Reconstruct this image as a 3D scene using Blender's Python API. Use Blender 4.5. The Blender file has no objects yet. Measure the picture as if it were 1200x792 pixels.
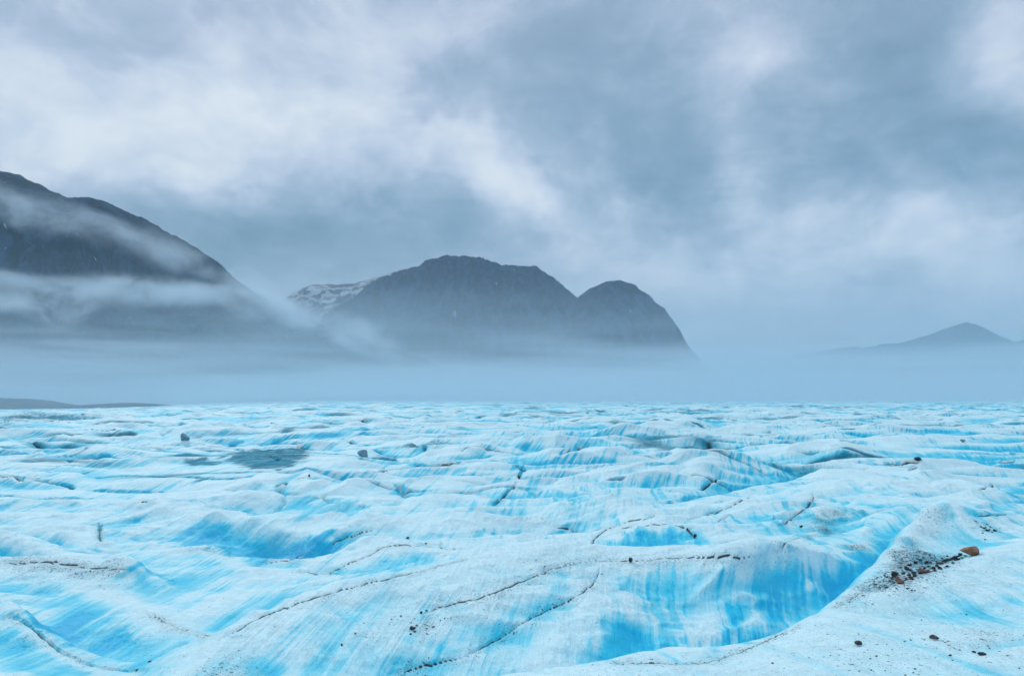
import bpy, math, random
import numpy as np
from mathutils import Vector

CH = 6.0                       # camera height above the datum
F = 800.0                      # focal length in photo pixels (1200 wide)
HY = 466.0                     # photo row of the true horizon
sc = bpy.context.scene
col = sc.collection
R = math.radians

# ------------------------------------------------------------------ helpers
def tag(o, label=None, cat=None, group=None, kind=None):
    if label: o['label'] = label
    if cat: o['category'] = cat
    if group: o['group'] = group
    if kind: o['kind'] = kind
    return o

def link(name, me, mat=None, parent=None):
    o = bpy.data.objects.new(name, me)
    col.objects.link(o)
    if mat: me.materials.append(mat)
    if parent: o.parent = parent
    return o

def ss(a, b, x):
    t = np.clip((x - a) / (b - a), 0, 1)
    return t * t * (3 - 2 * t)

class Perlin:
    def __init__(s, seed):
        r = np.random.RandomState(seed)
        s.p = r.permutation(4096).astype(np.int32)
        a = r.rand(4096) * 2 * np.pi
        s.gx = np.cos(a).astype(np.float32); s.gy = np.sin(a).astype(np.float32)
    def h(s, i, j):
        return s.p[(s.p[i & 4095] + j) & 4095]
    def __call__(s, x, y):
        x = np.asarray(x, dtype=np.float32); y = np.asarray(y, dtype=np.float32)
        xi = np.floor(x).astype(np.int32); yi = np.floor(y).astype(np.int32)
        fx = x - xi; fy = y - yi
        u = fx * fx * fx * (fx * (fx * 6 - 15) + 10); v = fy * fy * fy * (fy * (fy * 6 - 15) + 10)
        def g(i, j, dx, dy):
            k = s.h(i, j); return s.gx[k] * dx + s.gy[k] * dy
        a = g(xi, yi, fx, fy); b = g(xi + 1, yi, fx - 1, fy)
        c = g(xi, yi + 1, fx, fy - 1); d = g(xi + 1, yi + 1, fx - 1, fy - 1)
        return ((a + u * (b - a)) + v * ((c + u * (d - c)) - (a + u * (b - a)))) * 1.4

P1, P2, P3, P4, P5, P6 = [Perlin(k) for k in (11, 23, 37, 41, 59, 73)]
def fbm(P, x, y, n=4, gain=.5, lac=2.03):
    t = 0; a = 1
    for k in range(n):
        t = t + a * P(x + 17.3 * k, y - 9.1 * k); x = x * lac; y = y * lac; a *= gain
    return t

def grid_mesh(name, X, Y, Z, attrs=None):
    nr, nc = X.shape
    me = bpy.data.meshes.new(name)
    co = np.stack([X, Y, Z], -1).reshape(-1, 3).astype(np.float32)
    idx = np.arange(nr * nc, dtype=np.int32).reshape(nr, nc)
    q = np.stack([idx[:-1, :-1], idx[:-1, 1:], idx[1:, 1:], idx[1:, :-1]], -1).reshape(-1, 4)
    me.vertices.add(len(co)); me.vertices.foreach_set('co', co.ravel())
    me.loops.add(q.size); me.loops.foreach_set('vertex_index', q.ravel())
    me.polygons.add(len(q))
    me.polygons.foreach_set('loop_start', np.arange(0, q.size, 4, dtype=np.int32))
    me.polygons.foreach_set('loop_total', np.full(len(q), 4, dtype=np.int32))
    me.polygons.foreach_set('use_smooth', np.ones(len(q), dtype=bool))
    me.update(calc_edges=True)
    for k, v in (attrs or {}).items():
        a = me.attributes.new(k, 'FLOAT', 'POINT')
        a.data.foreach_set('value', v.astype(np.float32).ravel())
    return me

# ------------------------------------------------------------------ node helper
class NT:
    def __init__(s, tree):
        s.t = tree; tree.nodes.clear()
    def n(s, typ, **kw):
        nd = s.t.nodes.new(typ)
        for k, v in kw.items():
            if k == 'ins':
                for i, val in v.items():
                    s.set(nd, i, val)
            else: setattr(nd, k, v)
        return nd
    def set(s, nd, i, val):
        sock = nd.inputs[i]
        if isinstance(val, bpy.types.NodeSocket): s.t.links.new(val, sock)
        elif isinstance(val, bpy.types.Node): s.t.links.new(val.outputs[0], sock)
        else:
            if isinstance(val, (tuple, list)) and len(val) == 3 and sock.type == 'RGBA': val = (*val, 1)
            sock.default_value = val
    def m(s, op, a, b=None, c=None, clamp=False):
        ins = {0: a}
        if b is not None: ins[1] = b
        if c is not None: ins[2] = c
        return s.n('ShaderNodeMath', operation=op, use_clamp=clamp, ins=ins).outputs[0]
    def noise(s, vec, scale, detail=3, rough=.5, dist=0):
        nd = s.n('ShaderNodeTexNoise', ins={'Scale': scale, 'Detail': detail, 'Roughness': rough, 'Distortion': dist})
        s.set(nd, 'Vector', vec); return nd.outputs[0]
    def map(s, vec, loc=(0, 0, 0), rot=(0, 0, 0), scale=(1, 1, 1), typ='POINT'):
        return s.n('ShaderNodeMapping', vector_type=typ, ins={0: vec, 1: loc, 2: rot, 3: scale}).outputs[0]
    def ramp(s, x, stops, interp='LINEAR'):
        nd = s.n('ShaderNodeValToRGB'); s.set(nd, 0, x)
        cr = nd.color_ramp; cr.interpolation = interp
        while len(cr.elements) < len(stops): cr.elements.new(.5)
        for e, (p, c) in zip(cr.elements, stops):
            e.position = p; e.color = (*c, 1) if isinstance(c, tuple) else (c, c, c, 1)
        return nd.outputs[0]
    def mr(s, x, a, b, c=0., d=1., smooth=True):
        nd = s.n('ShaderNodeMapRange', interpolation_type='SMOOTHSTEP' if smooth else 'LINEAR')
        for i, v in enumerate((x, a, b, c, d)): s.set(nd, i, v)
        return nd.outputs[0]
    def mix(s, f, a, b):
        nd = s.n('ShaderNodeMix', data_type='RGBA')
        s.set(nd, 0, f); s.set(nd, 6, a); s.set(nd, 7, b)
        return nd.outputs[2]
    def attr(s, name):
        return s.n('ShaderNodeAttribute', attribute_name=name).outputs['Fac']

def newmat(name):
    m = bpy.data.materials.new(name); m.use_nodes = True
    return m, NT(m.node_tree)

# ------------------------------------------------------------------ glacier surface
# survey points: (photo column, photo row, distance Y in metres) of crests, faces and hollows
S = []
def line(pts, step=0.05):
    """pts: (px,py,Y) joined; densified in (u, lnY)"""
    for a, b in zip(pts[:-1], pts[1:]):
        du = (b[0] - a[0]) / F; dw = math.log(b[2] / a[2])
        n = max(1, int(math.hypot(du, dw) / step))
        for k in range(n):
            t = k / n
            Y = math.exp(math.log(a[2]) * (1 - t) + math.log(b[2]) * t)
            # keep the height linear so that the crest stays smooth
            za = -(a[1] - HY) / F * a[2]; zb = -(b[1] - HY) / F * b[2]
            px = a[0] + (b[0] - a[0]) * t; py = a[1] + (b[1] - a[1]) * t
            S.append((px, Y, -(py - HY) / F * Y))
    a = pts[-1]; S.append((a[0], a[2], -(a[1] - HY) / F * a[2]))
def pt(*ps):
    for a in ps: S.append((a[0], a[2], -(a[1] - HY) / F * a[2]))
def hid(*ps):
    for px, Y, z in ps: S.append((px, Y, z))

# near shelf edge and dome on the right
line([(560, 800, 4.1), (640, 789, 4.3), (720, 779, 4.5), (827, 777, 4.7), (865, 765, 5.0), (900, 750, 5.4), (945, 729, 6.2), (965, 717, 6.7),
      (992, 695, 7.6), (1025, 661, 9.0), (1050, 634, 10.2), (1062, 617, 11), (1078, 603, 11.7), (1095, 597, 12), (1120, 596, 12), (1136, 604, 11.6)])
pt((1085, 612, 11.3), (1110, 612, 11.3), (1100, 630, 10.7), (1075, 645, 10.1), (1120, 632, 10.6), (1140, 630, 10.6))
line([(1052, 686, 7.2), (1075, 677, 7.5), (1090, 671, 7.7), (1112, 662, 8.2), (1147, 651, 8.7), (1162, 644, 9.2), (1200, 632, 10), (1260, 615, 11.5)])
line([(1060, 668, 8.9), (1085, 661, 9.3), (1110, 652, 9.7), (1135, 644, 10.0)])
line([(1012, 719, 6.4), (1062, 727, 6.25), (1112, 731, 6.1), (1200, 729, 6.1), (1280, 725, 6.1)])
pt((1140, 690, 7.1), (1190, 690, 7.2), (1080, 705, 6.8), (1240, 670, 8), (1020, 705, 6.9), (1040, 690, 7.4))
pt((900, 790, 4.2), (1000, 790, 4.15), (1100, 790, 4.15), (1200, 790, 4.15), (1000, 745, 5.1), (1080, 750, 5.0), (1150, 745, 5.2), (1000, 725, 5.9))
line([(1150, 771, 4.45), (1200, 757, 4.75), (1250, 748, 5.0)]); line([(1150, 764, 4.9), (1200, 750, 5.3)])
pt((800, 800, 4.1), (700, 800, 4.0), (1300, 790, 4.2), (1300, 700, 6.8))
line([(725, 771, 5.0), (752, 765, 5.3), (780, 762, 5.5)])
hid((650, 6.0, -2.9), (720, 6.6, -3.15), (800, 7.0, -3.4), (870, 7.9, -3.6), (930, 9.0, -3.75), (975, 10.3, -3.8), (1015, 12.2, -3.75), (1045, 14.5, -3.6))
# the long whaleback and its blue wall
line([(247, 759, 7.2), (270, 745, 7.5), (300, 727, 8.2), (337, 712, 8.9), (400, 692, 9.8), (450, 680, 10.6), (487, 671, 11.2), (525, 660, 12.1),
      (562, 651, 12.8), (600, 644, 13.3), (645, 638, 13.8), (675, 637, 14), (712, 640, 14), (787, 639, 14), (825, 644, 13.6), (875, 649, 13.1), (900, 648, 13.2), (925, 647, 13.4)])
line([(526, 709, 9.7), (568, 699, 10.2), (610, 682, 11.2), (652, 665, 12.4), (693, 657, 13.0), (800, 652, 13.2), (863, 653, 12.8)], .1)
line([(689, 690, 11.2), (643, 714, 10.1), (589, 745, 9.0), (543, 770, 8.2), (484, 783, 7.8)], .1)
pt((560, 722, 9.35), (520, 750, 8.6), (620, 695, 10.6), (660, 750, 8.9), (700, 730, 9.7), (640, 775, 8.2), (690, 770, 8.6), (720, 720, 10.2))
pt((750, 700, 11.3), (750, 750, 9.7), (800, 770, 9.3), (800, 710, 11.3), (850, 760, 9.9), (850, 700, 11.7), (900, 740, 10.7), (900, 700, 11.9), (900, 670, 12.7),
   (945, 715, 11.7), (950, 690, 12.4), (950, 665, 13.1), (985, 685, 13.0), (1000, 650, 14.3), (960, 645, 14.0), (1022, 645, 14.9), (1045, 622, 17.3), (1010, 630, 15.8))
pt((420, 735, 8.5), (450, 710, 9.4), (400, 720, 8.9), (350, 740, 8.0), (400, 775, 7.4), (300, 775, 7.0), (220, 790, 6.5), (320, 800, 6.5), (480, 795, 7.5), (460, 760, 8.1))
# left foreground
line([(-80, 664, 13), (0, 661, 13), (65, 659, 13.2), (110, 664, 12.9), (155, 667, 12.4)])
line([(95, 685, 11.6), (135, 706, 10.5), (187, 726, 9.5), (215, 738, 9.0), (250, 746, 8.5)])
line([(-60, 745, 8.6), (0, 727, 8.6), (15, 722, 8.7), (30, 729, 8.4), (50, 746, 7.9), (67, 760, 7.5), (82, 769, 7.3), (105, 779, 7.1), (130, 784, 7.0), (175, 784, 6.9), (215, 768, 7.1), (247, 759, 7.2)])
pt((0, 790, 6.4), (60, 795, 6.5), (-80, 790, 6.5), (130, 800, 6.5), (20, 760, 7.5))
pt((60, 735, 9.2), (75, 752, 8.6), (110, 765, 8.15), (150, 772, 7.9), (200, 762, 8.05), (100, 715, 10.0), (150, 735, 9.1), (40, 695, 11.3), (0, 700, 10.6), (80, 675, 12.2), (230, 755, 8.1))
line([(275, 736, 9.3), (300, 716, 10.3), (350, 700, 11.3), (400, 685, 12.0), (440, 672, 13.0), (490, 660, 14.2), (530, 652, 15), (570, 645, 15.5), (640, 636, 16)])
pt((200, 705, 10.9), (220, 690, 12.2), (260, 700, 11.3), (160, 690, 11.6))
pt((165, 684, 11.9), (185, 687, 11.8))
line([(205, 686, 12.6), (240, 680, 13.0), (275, 670, 13.7), (300, 668, 13.9), (337, 669, 14), (377, 673, 13.6)])
pt((170, 672, 13.2), (190, 668, 13.8))
# middle left ridges
line([(-60, 622, 18), (0, 629, 17), (25, 636, 16.4), (50, 645, 15.6), (80, 651, 15), (120, 662, 14)])
line([(0, 650, 16), (50, 655, 15.2)])
line([(-60, 614, 20.5), (0, 614, 20.4), (37, 614, 20.4), (70, 620, 19.2), (100, 631, 17.8), (137, 644, 16.3)])
line([(0, 625, 19.6), (60, 632, 18.6), (100, 643, 17.2)])
line([(115, 612, 21), (119, 625, 19.2), (123, 636, 18.2)])
line([(150, 596, 24), (180, 588, 24), (205, 592, 23.5), (232, 600, 22.4), (262, 600, 22.2), (300, 608, 21), (325, 616, 19.8), (375, 614, 20), (412, 609, 20.7), (450, 605, 21.2), (500, 605, 21.3), (550, 607, 21), (600, 611, 20.5)])
line([(212, 635, 18.2), (250, 645, 17.7), (275, 652, 17.3), (300, 658, 17.0), (337, 655, 17.4), (362, 650, 17.8)])
line([(165, 644, 16.2), (217, 641, 16.5), (250, 647, 15.8), (280, 657, 14.9), (300, 668, 14)])
line([(382, 675, 13.8), (407, 661, 14.3), (435, 650, 15), (445, 642, 15.5), (465, 638, 15.8), (500, 640, 15.8), (535, 644, 15.4), (570, 638, 16.6), (600, 635, 17)])
line([(385, 639, 18.5), (412, 627, 19.2), (440, 621, 19.6)])
line([(240, 618, 21.4), (280, 630, 20.2), (310, 640, 19.2)])
line([(380, 628, 19), (430, 632, 18), (480, 622, 19), (540, 625, 18.5)])
# bowls beyond
pt((375, 602, 24.2), (345, 596, 25), (420, 600, 24), (330, 606, 23))
line([(300, 594, 27), (332, 577, 29), (375, 575, 29), (425, 575, 29), (470, 580, 28), (520, 588, 26)])
pt((575, 594, 24.6), (590, 580, 28), (555, 600, 22.8), (540, 590, 25))
line([(600, 570, 30), (637, 566, 30), (675, 572, 28.5), (712, 582, 26), (740, 592, 24.2), (762, 602, 22.5)])
pt((650, 612, 22.5), (700, 615, 22), (620, 612, 22.3), (660, 590, 25), (730, 612, 21.7))
line([(692, 637, 16.8), (700, 627, 17.8), (720, 616, 19.2), (745, 609, 20.3), (775, 604, 21.2)])
line([(740, 617, 19.3), (795, 613, 20), (807, 622, 18.6), (816, 632, 17.5)])
pt((780, 634, 17.4), (750, 634, 17.3), (800, 634, 17.3), (860, 638, 16.8), (880, 630, 17.6))
line([(805, 610, 21), (850, 596, 23.4), (887, 577, 27)])
pt((835, 600, 24), (870, 585, 27), (825, 590, 25))
line([(831, 616, 19.8), (872, 595, 23.5), (905, 585, 25.5)])
line([(962, 562, 29), (1000, 554, 31), (1037, 547, 32), (1075, 545, 32), (1112, 552, 30), (1150, 567, 27), (1175, 582, 24)])
pt((1075, 590, 23), (1000, 600, 22), (930, 590, 24), (1040, 575, 26), (1020, 610, 19.5), (1062, 602, 19))
pt((972, 624, 18.8), (950, 615, 20.5), (930, 630, 17.6), (985, 606, 21.2), (1005, 603, 21.5))
line([(1140, 604, 18.2), (1200, 602, 18.5), (1260, 600, 18.6)]); line([(1135, 600, 19.8), (1200, 597, 20.2)])
pt((1190, 583, 24.6), (1180, 560, 29), (1230, 570, 27), (1150, 585, 22.6))
hid((1160, 14, -2.5), (1230, 15, -2.6))
hid((-200, 8, -2.9), (-200, 16, -3.5), (-200, 26, -3.8), (-100, 5, -2.4), (1350, 9, -2.0), (1350, 16, -2.6), (1350, 26, -3.0), (500, 3.5, -2.2), (200, 4.5, -2.3), (900, 3, -1.6), (1200, 3, -1.6),
    (300, 5.2, -2.45), (60, 28, -3.9), (250, 32, -3.9), (500, 33, -4.0), (800, 33, -3.9), (1400, 5, -1.7), (100, 2.6, -2), (600, 2.4, -1.8), (1100, 2.2, -1.6))

SA = np.array(S)
cu = (SA[:, 0] - 600) / F; cw = np.log(SA[:, 1]); cz = SA[:, 2]
C2 = 0.007 ** 2
def kern(d2): return np.sqrt(d2 + C2)
A = kern((cu[:, None] - cu) ** 2 + (cw[:, None] - cw) ** 2)
n = len(cu)
A = A - np.eye(n) * 0.003
Pm = np.stack([np.ones(n), cu, cw], 1)
M = np.block([[A, Pm], [Pm.T, np.zeros((3, 3))]])
sol = np.linalg.solve(M, np.concatenate([cz, np.zeros(3)]))
def rbf(u, w):
    out = (sol[n] + sol[n + 1] * u + sol[n + 2] * w).astype(np.float32)
    for k in range(n):
        out += np.float32(sol[k]) * np.sqrt((u - np.float32(cu[k])) ** 2 + (w - np.float32(cw[k])) ** 2 + np.float32(C2))
    return out

def hummocks(x, y):
    """ice swells: rounded backs with creased troughs, metres"""
    x = x / 1.35
    wx = x + 5 * fbm(P2, x / 30, y / 30, 2); wy = y + 5 * fbm(P3, x / 30 + 9, y / 30, 2)
    a = 0.45; xr = wx * math.cos(a) + wy * math.sin(a); yr = -wx * math.sin(a) + wy * math.cos(a)
    b1 = np.abs(P1(xr / 17, yr / 9.5)); b2 = np.abs(P4(wx / 8, wy / 5 + 3)); b3 = np.abs(P5(wx / 3.4, wy / 2.6))
    sharp = 1 - np.abs(P6(xr / 26 + 4, yr / 15))
    sh2 = 1 - np.abs(P2(wx / 11 + 9, wy / 7))
    b4 = np.abs(P6(xr / 5.5 + 2, yr / 2.6)); sh3 = 1 - np.abs(P3(xr / 6 + 40, yr / 3.2))
    h = 1.55 * b1 + 1.25 * b2 * (.35 + b1) + .45 * b3 + .55 * b4 + 1.0 * sharp ** 3 + .6 * sh2 ** 4 * (.4 + b1) + .38 * sh3 ** 4 - 2.0
    h = h + 1.3 * P2(x / 75, y / 60) + .8 * P3(x / 35, y / 30)
    crease = np.minimum(b1 * 9.5, b2 * 7)
    return h, crease

NC, U0, U1 = 1560, -0.98, 0.98
RATIO = 0.0046
uu = np.linspace(U0, U1, NC).astype(np.float32)
side_r = U1 + np.array([.02, .06, .12, .2, .35, .6, 1.0, 1.8, 3.5])
uu = np.concatenate([-side_r[::-1], uu, side_r]).astype(np.float32); NC = len(uu)
w0, w1 = math.log(2.0), math.log(2200.0)
NRW = int((w1 - w0) / RATIO)
ww = np.concatenate([np.linspace(w0, w1, NRW), np.linspace(w1, math.log(12500), 24)[1:]]).astype(np.float32)
NR = len(ww)
U, W = np.meshgrid(uu, ww)
Yg = np.exp(W); Xg = U * Yg

Z = np.zeros_like(Yg)
jn = int(np.searchsorted(ww, math.log(52)))
Zr = np.full_like(Yg, -3.9)
c0, c1 = 9, NC - 9
Zr[:jn] = rbf(np.clip(U[:jn], -1.1, 1.1), W[:jn])
def blur(a, r, c):
    a = np.pad(a, ((r + 1, r), (c + 1, c)), 'edge').cumsum(0, dtype=np.float64); a = a[2 * r + 1:] - a[:-(2 * r + 1)]
    a = a.cumsum(1); a = (a[:, 2 * c + 1:] - a[:, :-(2 * c + 1)])
    return (a / (2 * r + 1) / (2 * c + 1)).astype(np.float32)
zr = Zr[:jn]
k9 = ss(math.log(5.5), math.log(9.), W[:jn])
zu = zr * 0
for rr, gn in ((9, .55), (20, .75)):
    zu = zu + gn * (zr - blur(blur(zr, rr, rr * 3), rr, rr * 3))
k9 = k9 * (1 - .85 * ss(.33, .5, U[:jn]) * (1 - ss(15, 19, Yg[:jn])))
Zr[:jn] = zr + k9 * np.clip(zu, -.7, .38)
hum, crease = hummocks(Xg, Yg)
far_amp = 1 - .5 * ss(80, 450, Yg)
left = ss(-.22, -.75, U) if False else ss(.22, .75, -U)
right = ss(.05, .6, U)
base = -4.15 - .0009 * Yg - left * .0125 * np.maximum(Yg - 130, 0) + right * .0018 * np.maximum(Yg - 60, 0)
base = np.maximum(base, -55)
Zp = base + .72 * hum * far_amp
k = ss(math.log(23), math.log(38), W + .12 * P3(Xg / 9, Yg / 9))
pool = np.exp(-(((Xg + 16.9) / 6.2) ** 2 + ((Yg - 47) / 13.) ** 2) ** 2)
Zp = Zp * (1 - pool) + pool * (-4.35 + .03 * P4(Xg, Yg))
Z = Zr * (1 - k) + Zp * k
# medium undulation and scallops on the surveyed part
nearf = 1 - k
xq = Xg * math.cos(.5) + Yg * math.sin(.5); yq = -Xg * math.sin(.5) + Yg * math.cos(.5)
Z += nearf * (.075 * ((1 - np.abs(fbm(P1, xq / 2.6, yq / 1.1, 3))) ** 2 - .5) * ss(5, 11, Yg) * ss(-.3, .4, P2(Xg / 5, Yg / 5)) + .045 * fbm(P4, Xg / 1.5, Yg / 1.1, 3) * ss(3, 9, Yg) + .012 * fbm(P5, Xg / .35, Yg / .3, 3) + .034 * (1 - np.abs(P2(Xg / .62 + .3 * P1(Xg, Yg), Yg / .55))) ** 2 * ss(-.3, .3, P6(Xg / 3, Yg / 3)) + .42 * ss(10.5, 22, Yg) * (hum + .1) + .10 * ss(9, 14, Yg) * ((1 - np.abs(P5(xq / 3.1 + 8, yq / 1.5))) ** 3 - .3) + .10 * ss(8, 16, Yg) * (np.abs(P4(Xg / 2.2, Yg / 1.9)) - .25))
# foliation flutes: ice layers strike away from the viewer and run down every face
ca, sa = math.cos(-.36), math.sin(-.36)
xs = Xg - .04 * Yg - .8 * Z
xs = xs + .25 * P2(Xg / 4, Yg / 6)
fl = P6(xs / .30, Yg / 7 + .3 * Z) + .6 * P1(xs / .13, Yg / 5 + .5 * Z)
flm = ss(-.1, .5, P3(Xg / 6 + 5, Yg / 8))
Z += .020 * fl * flm * (1 - ss(30, 80, Yg)) * ss(4, 7, Yg)

def hit(px, py):
    """first point of the ice surface seen along a direction: (x, y, z rel. to camera, u, w)"""
    u = (px - 600) / F
    j = int(round(np.interp(u, uu, np.arange(NC))))
    pr = HY - Z[:, j] / Yg[:, j] * F
    r = np.argmax(pr <= py)
    return float(uu[j] * Yg[r, j]), float(Yg[r, j]), float(Z[r, j]), u, float(ww[r])

def seg_field(poly, rad):
    """distance in metres to a polyline of (u,w) near it; returns (slice, dist, along)"""
    P = np.array(poly); pad = rad
    ua, ub = P[:, 0].min() - pad, P[:, 0].max() + pad; wa, wb = P[:, 1].min() - pad, P[:, 1].max() + pad
    ja, jb = np.searchsorted(uu, [ua, ub]); ra, rb = np.searchsorted(ww, [wa, wb])
    sl = (slice(ra, rb), slice(ja, jb)); su = U[sl]; sw = W[sl]
    D = np.full(su.shape, 9e9, np.float32); T = np.zeros_like(D)
    L = 0
    for a, b in zip(P[:-1], P[1:]):
        d = b - a; l = np.hypot(*d) + 1e-9
        t = np.clip(((su - a[0]) * d[0] + (sw - a[1]) * d[1]) / l ** 2, 0, 1)
        e = np.hypot(su - a[0] - t * d[0], sw - a[1] - t * d[1])
        m = e < D; D[m] = e[m]; T[m] = (L + t * l)[m]; L += l
    return sl, D * np.exp(sw), T, L

dirt = np.zeros_like(Z); blue = np.zeros_like(Z); grit = np.zeros_like(Z); dZ = np.zeros_like(Z)

def smooth_line(pts):
    P = np.array(pts, float); t = np.r_[0, np.cumsum(np.hypot(*np.diff(P, axis=0).T))]
    tt = np.arange(0, t[-1], 6.0); tt = np.r_[tt, t[-1]]
    x = np.interp(tt, t, P[:, 0]); y = np.interp(tt, t, P[:, 1])
    for _ in range(2):
        x[1:-1] = (x[:-2] + 2 * x[1:-1] + x[2:]) / 4; y[1:-1] = (y[:-2] + 2 * y[1:-1] + y[2:]) / 4
    q = np.arange(len(x)); y = y + .9 * P4(q * .37 + x[0], q * 0 + y[0]) + .5 * P5(q * .9, q * 0 + y[0]); x = x + .8 * P3(q * .41 + 5, q * 0 + x[0])
    return list(zip(x, y))

CR = []   # crack lines: (pixel polyline, half width m, depth m, strength, grit halo m)
def crack(pts, hw=.03, depth=.06, st=1., halo=.25, hst=.35): CR.append((pts, hw, depth, st, halo, hst))
crack([(247, 757), (270, 743), (300, 725), (337, 711), (400, 691), (450, 679), (487, 671), (525, 661), (562, 652)], .011, .03, .7, .1, .25)
crack([(487, 722), (526, 709), (568, 699), (610, 682), (652, 665), (693, 657), (719, 658), (760, 656), (798, 653), (863, 653), (900, 656)], .022, .03, .8, .35, .45)
crack([(704, 661), (700, 678), (689, 690), (668, 703), (643, 714), (618, 726), (589, 745), (563, 760), (543, 770), (515, 777), (484, 783), (454, 791)], .016, .05, .95, .2, .35)
crack([(0, 661), (30, 660), (65, 659), (100, 665), (137, 667), (155, 668)], .03, .03, .75, .5, .5)
crack([(0, 727), (15, 722), (30, 729), (50, 746), (67, 760), (82, 769), (105, 779), (130, 784), (155, 786), (175, 784)], .022, .09, .7, .16, .3)
crack([(160, 712), (187, 726), (215, 739), (250, 747)], .03, .03, .25, .16, .5)
crack([(682, 780), (720, 777), (775, 777), (810, 778), (827, 777), (865, 765), (900, 750), (945, 729)], .01, .012, .75, .1, .5)
crack([(382, 675), (407, 661), (435, 650), (445, 642), (465, 638), (500, 640), (535, 644)], .022, .05, .8, .15, .3)
crack([(385, 639), (400, 631), (420, 626), (440, 621)], .03, .08, .9, .1, .2)
crack([(300, 661), (325, 658), (345, 655), (362, 650)], .03, .08, .9, .2, .4)
crack([(337, 669), (377, 673)], .02, .03, .7, .1, .2)
crack([(212, 637), (250, 646), (275, 655)], .03, .06, .4, .2, .3)
crack([(692, 637), (700, 627), (720, 616), (745, 609), (775, 604)], .025, .06, .8, .15, .3)
crack([(707, 624), (740, 617), (795, 614), (807, 622), (816, 632)], .025, .05, .8, .15, .3)
crack([(641, 617), (660, 619), (682, 624)], .05, .12, .8, .2, .3)
crack([(600, 609), (625, 604), (640, 608)], .03, .08, .5, .1, .2)
crack([(805, 610), (850, 597), (870, 585), (887, 577)], .05, .15, .7, .1, .2)
crack([(831, 616), (850, 606), (872, 595)], .03, .06, .5, .1, .2)
crack([(118, 611), (117, 622), (115, 630), (121, 637)], .05, .1, .6, .2, .5)
crack([(576, 592), (584, 588), (598, 572), (606, 566)], .07, .25, .9, .3, .5)
crack([(900, 646), (920, 648), (915, 637), (940, 629), (970, 626)], .02, .02, .6, .3, .5)
crack([(912, 618), (925, 610), (935, 602), (945, 596), (957, 579), (945, 579)], .05, .05, .7, .25, .5)
crack([(1142, 578), (1150, 572), (1162, 568), (1172, 574)], .09, .2, 1., .2, .4)
crack([(1065, 552), (1070, 548), (1077, 546)], .12, .25, 1., .1, .2)
crack([(1035, 543), (1050, 544), (1062, 542), (1078, 541)], .16, .3, .8, .3, .4)
crack([(1142, 604), (1170, 603), (1200, 602)], .04, .05, .7, .15, .4)
crack([(978, 713), (1000, 700), (1020, 690), (1030, 683)], .015, .01, .5, .16, .6)
crack([(220, 570), (235, 562), (262, 557), (290, 553), (310, 551)], .10, .25, .6, .1, .2)
crack([(318, 573), (333, 564), (340, 565), (360, 558)], .10, .2, .9, .2, .3)
crack([(162, 590), (168, 587), (175, 587)], .06, .1, .7, .1, .2)
crack([(35, 537), (80, 539), (130, 536), (180, 534)], .22, .5, .6, .2, .2)
crack([(50, 546), (90, 545), (110, 547), (130, 546)], .15, .4, .6, .2, .2)
crack([(0, 558), (10, 555), (25, 560), (28, 563)], .15, .4, .7, .2, .2)
crack([(35, 552), (45, 551), (70, 553)], .15, .4, .7, .2, .2)
crack([(430, 554), (460, 549), (500, 546), (520, 545), (545, 540)], .14, .35, .7, .2, .2)
crack([(465, 524), (490, 521), (515, 515), (525, 514)], .3, .6, .7, .2, .2)
crack([(605, 561), (612, 552), (618, 547)], .15, .4, .8, .2, .2)
crack([(658, 534), (662, 529), (680, 524), (692, 521)], .25, .6, .7, .2, .2)
crack([(820, 574), (830, 570), (836, 560), (848, 562)], .08, .25, .8, .2, .3)
crack([(780, 590), (790, 586)], .08, .15, .7, .2, .3)
crack([(1172, 541), (1190, 540)], .2, .4, .8, .2, .3)
crack([(375, 583), (390, 590), (400, 588)], .1, .1, .4, .3, .3)
for pts, hw, depth, st, halo, hst in CR:
    Y0_ = hit(*pts[len(pts) // 2])[1]; hw = max(hw * .62, .0011 * Y0_); st = min(1., st * 1.15)
    P = [hit(*p)[3:5] for p in smooth_line(pts)]
    # drop jumps to ground far behind
    Q = [P[0]]
    for p in P[1:]:
        if abs(p[1] - Q[-1][1]) < .35: Q.append(p)
    if len(Q) < 2: continue
    Yref = math.exp(Q[0][1])
    sl, D, T, L = seg_field(Q, 4 * (hw + halo) / Yref + .02)
    xx, yy = Xg[sl], Yg[sl]
    D = D + .5 * hw * P5(xx / .12, yy / .12)
    D = np.abs(D)
    tap = np.sqrt(np.clip(np.minimum(T, L - T) / (.12 * L), 0, 1))
    Tm = T * Yref
    gap = .72 + .28 * ss(-.4, .35, P6(Tm / 1.3, T * 0 + hw * 999) + .5 * P5(Tm / .45, T * 0 + 3))
    hwv = hw * .8 * (.35 + .9 * tap) * (.5 + .8 * gap)
    prof = np.exp(-(D / hwv) ** 2)
    dZ[sl] = np.minimum(dZ[sl], -.6 * depth * np.exp(-(D / (hw * 1.6)) ** 2) * tap)
    dirt[sl] = np.maximum(dirt[sl], st * prof * gap * tap)
    grit[sl] = np.maximum(grit[sl], hst * np.exp(-(D / halo) ** 2) * tap)

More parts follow.
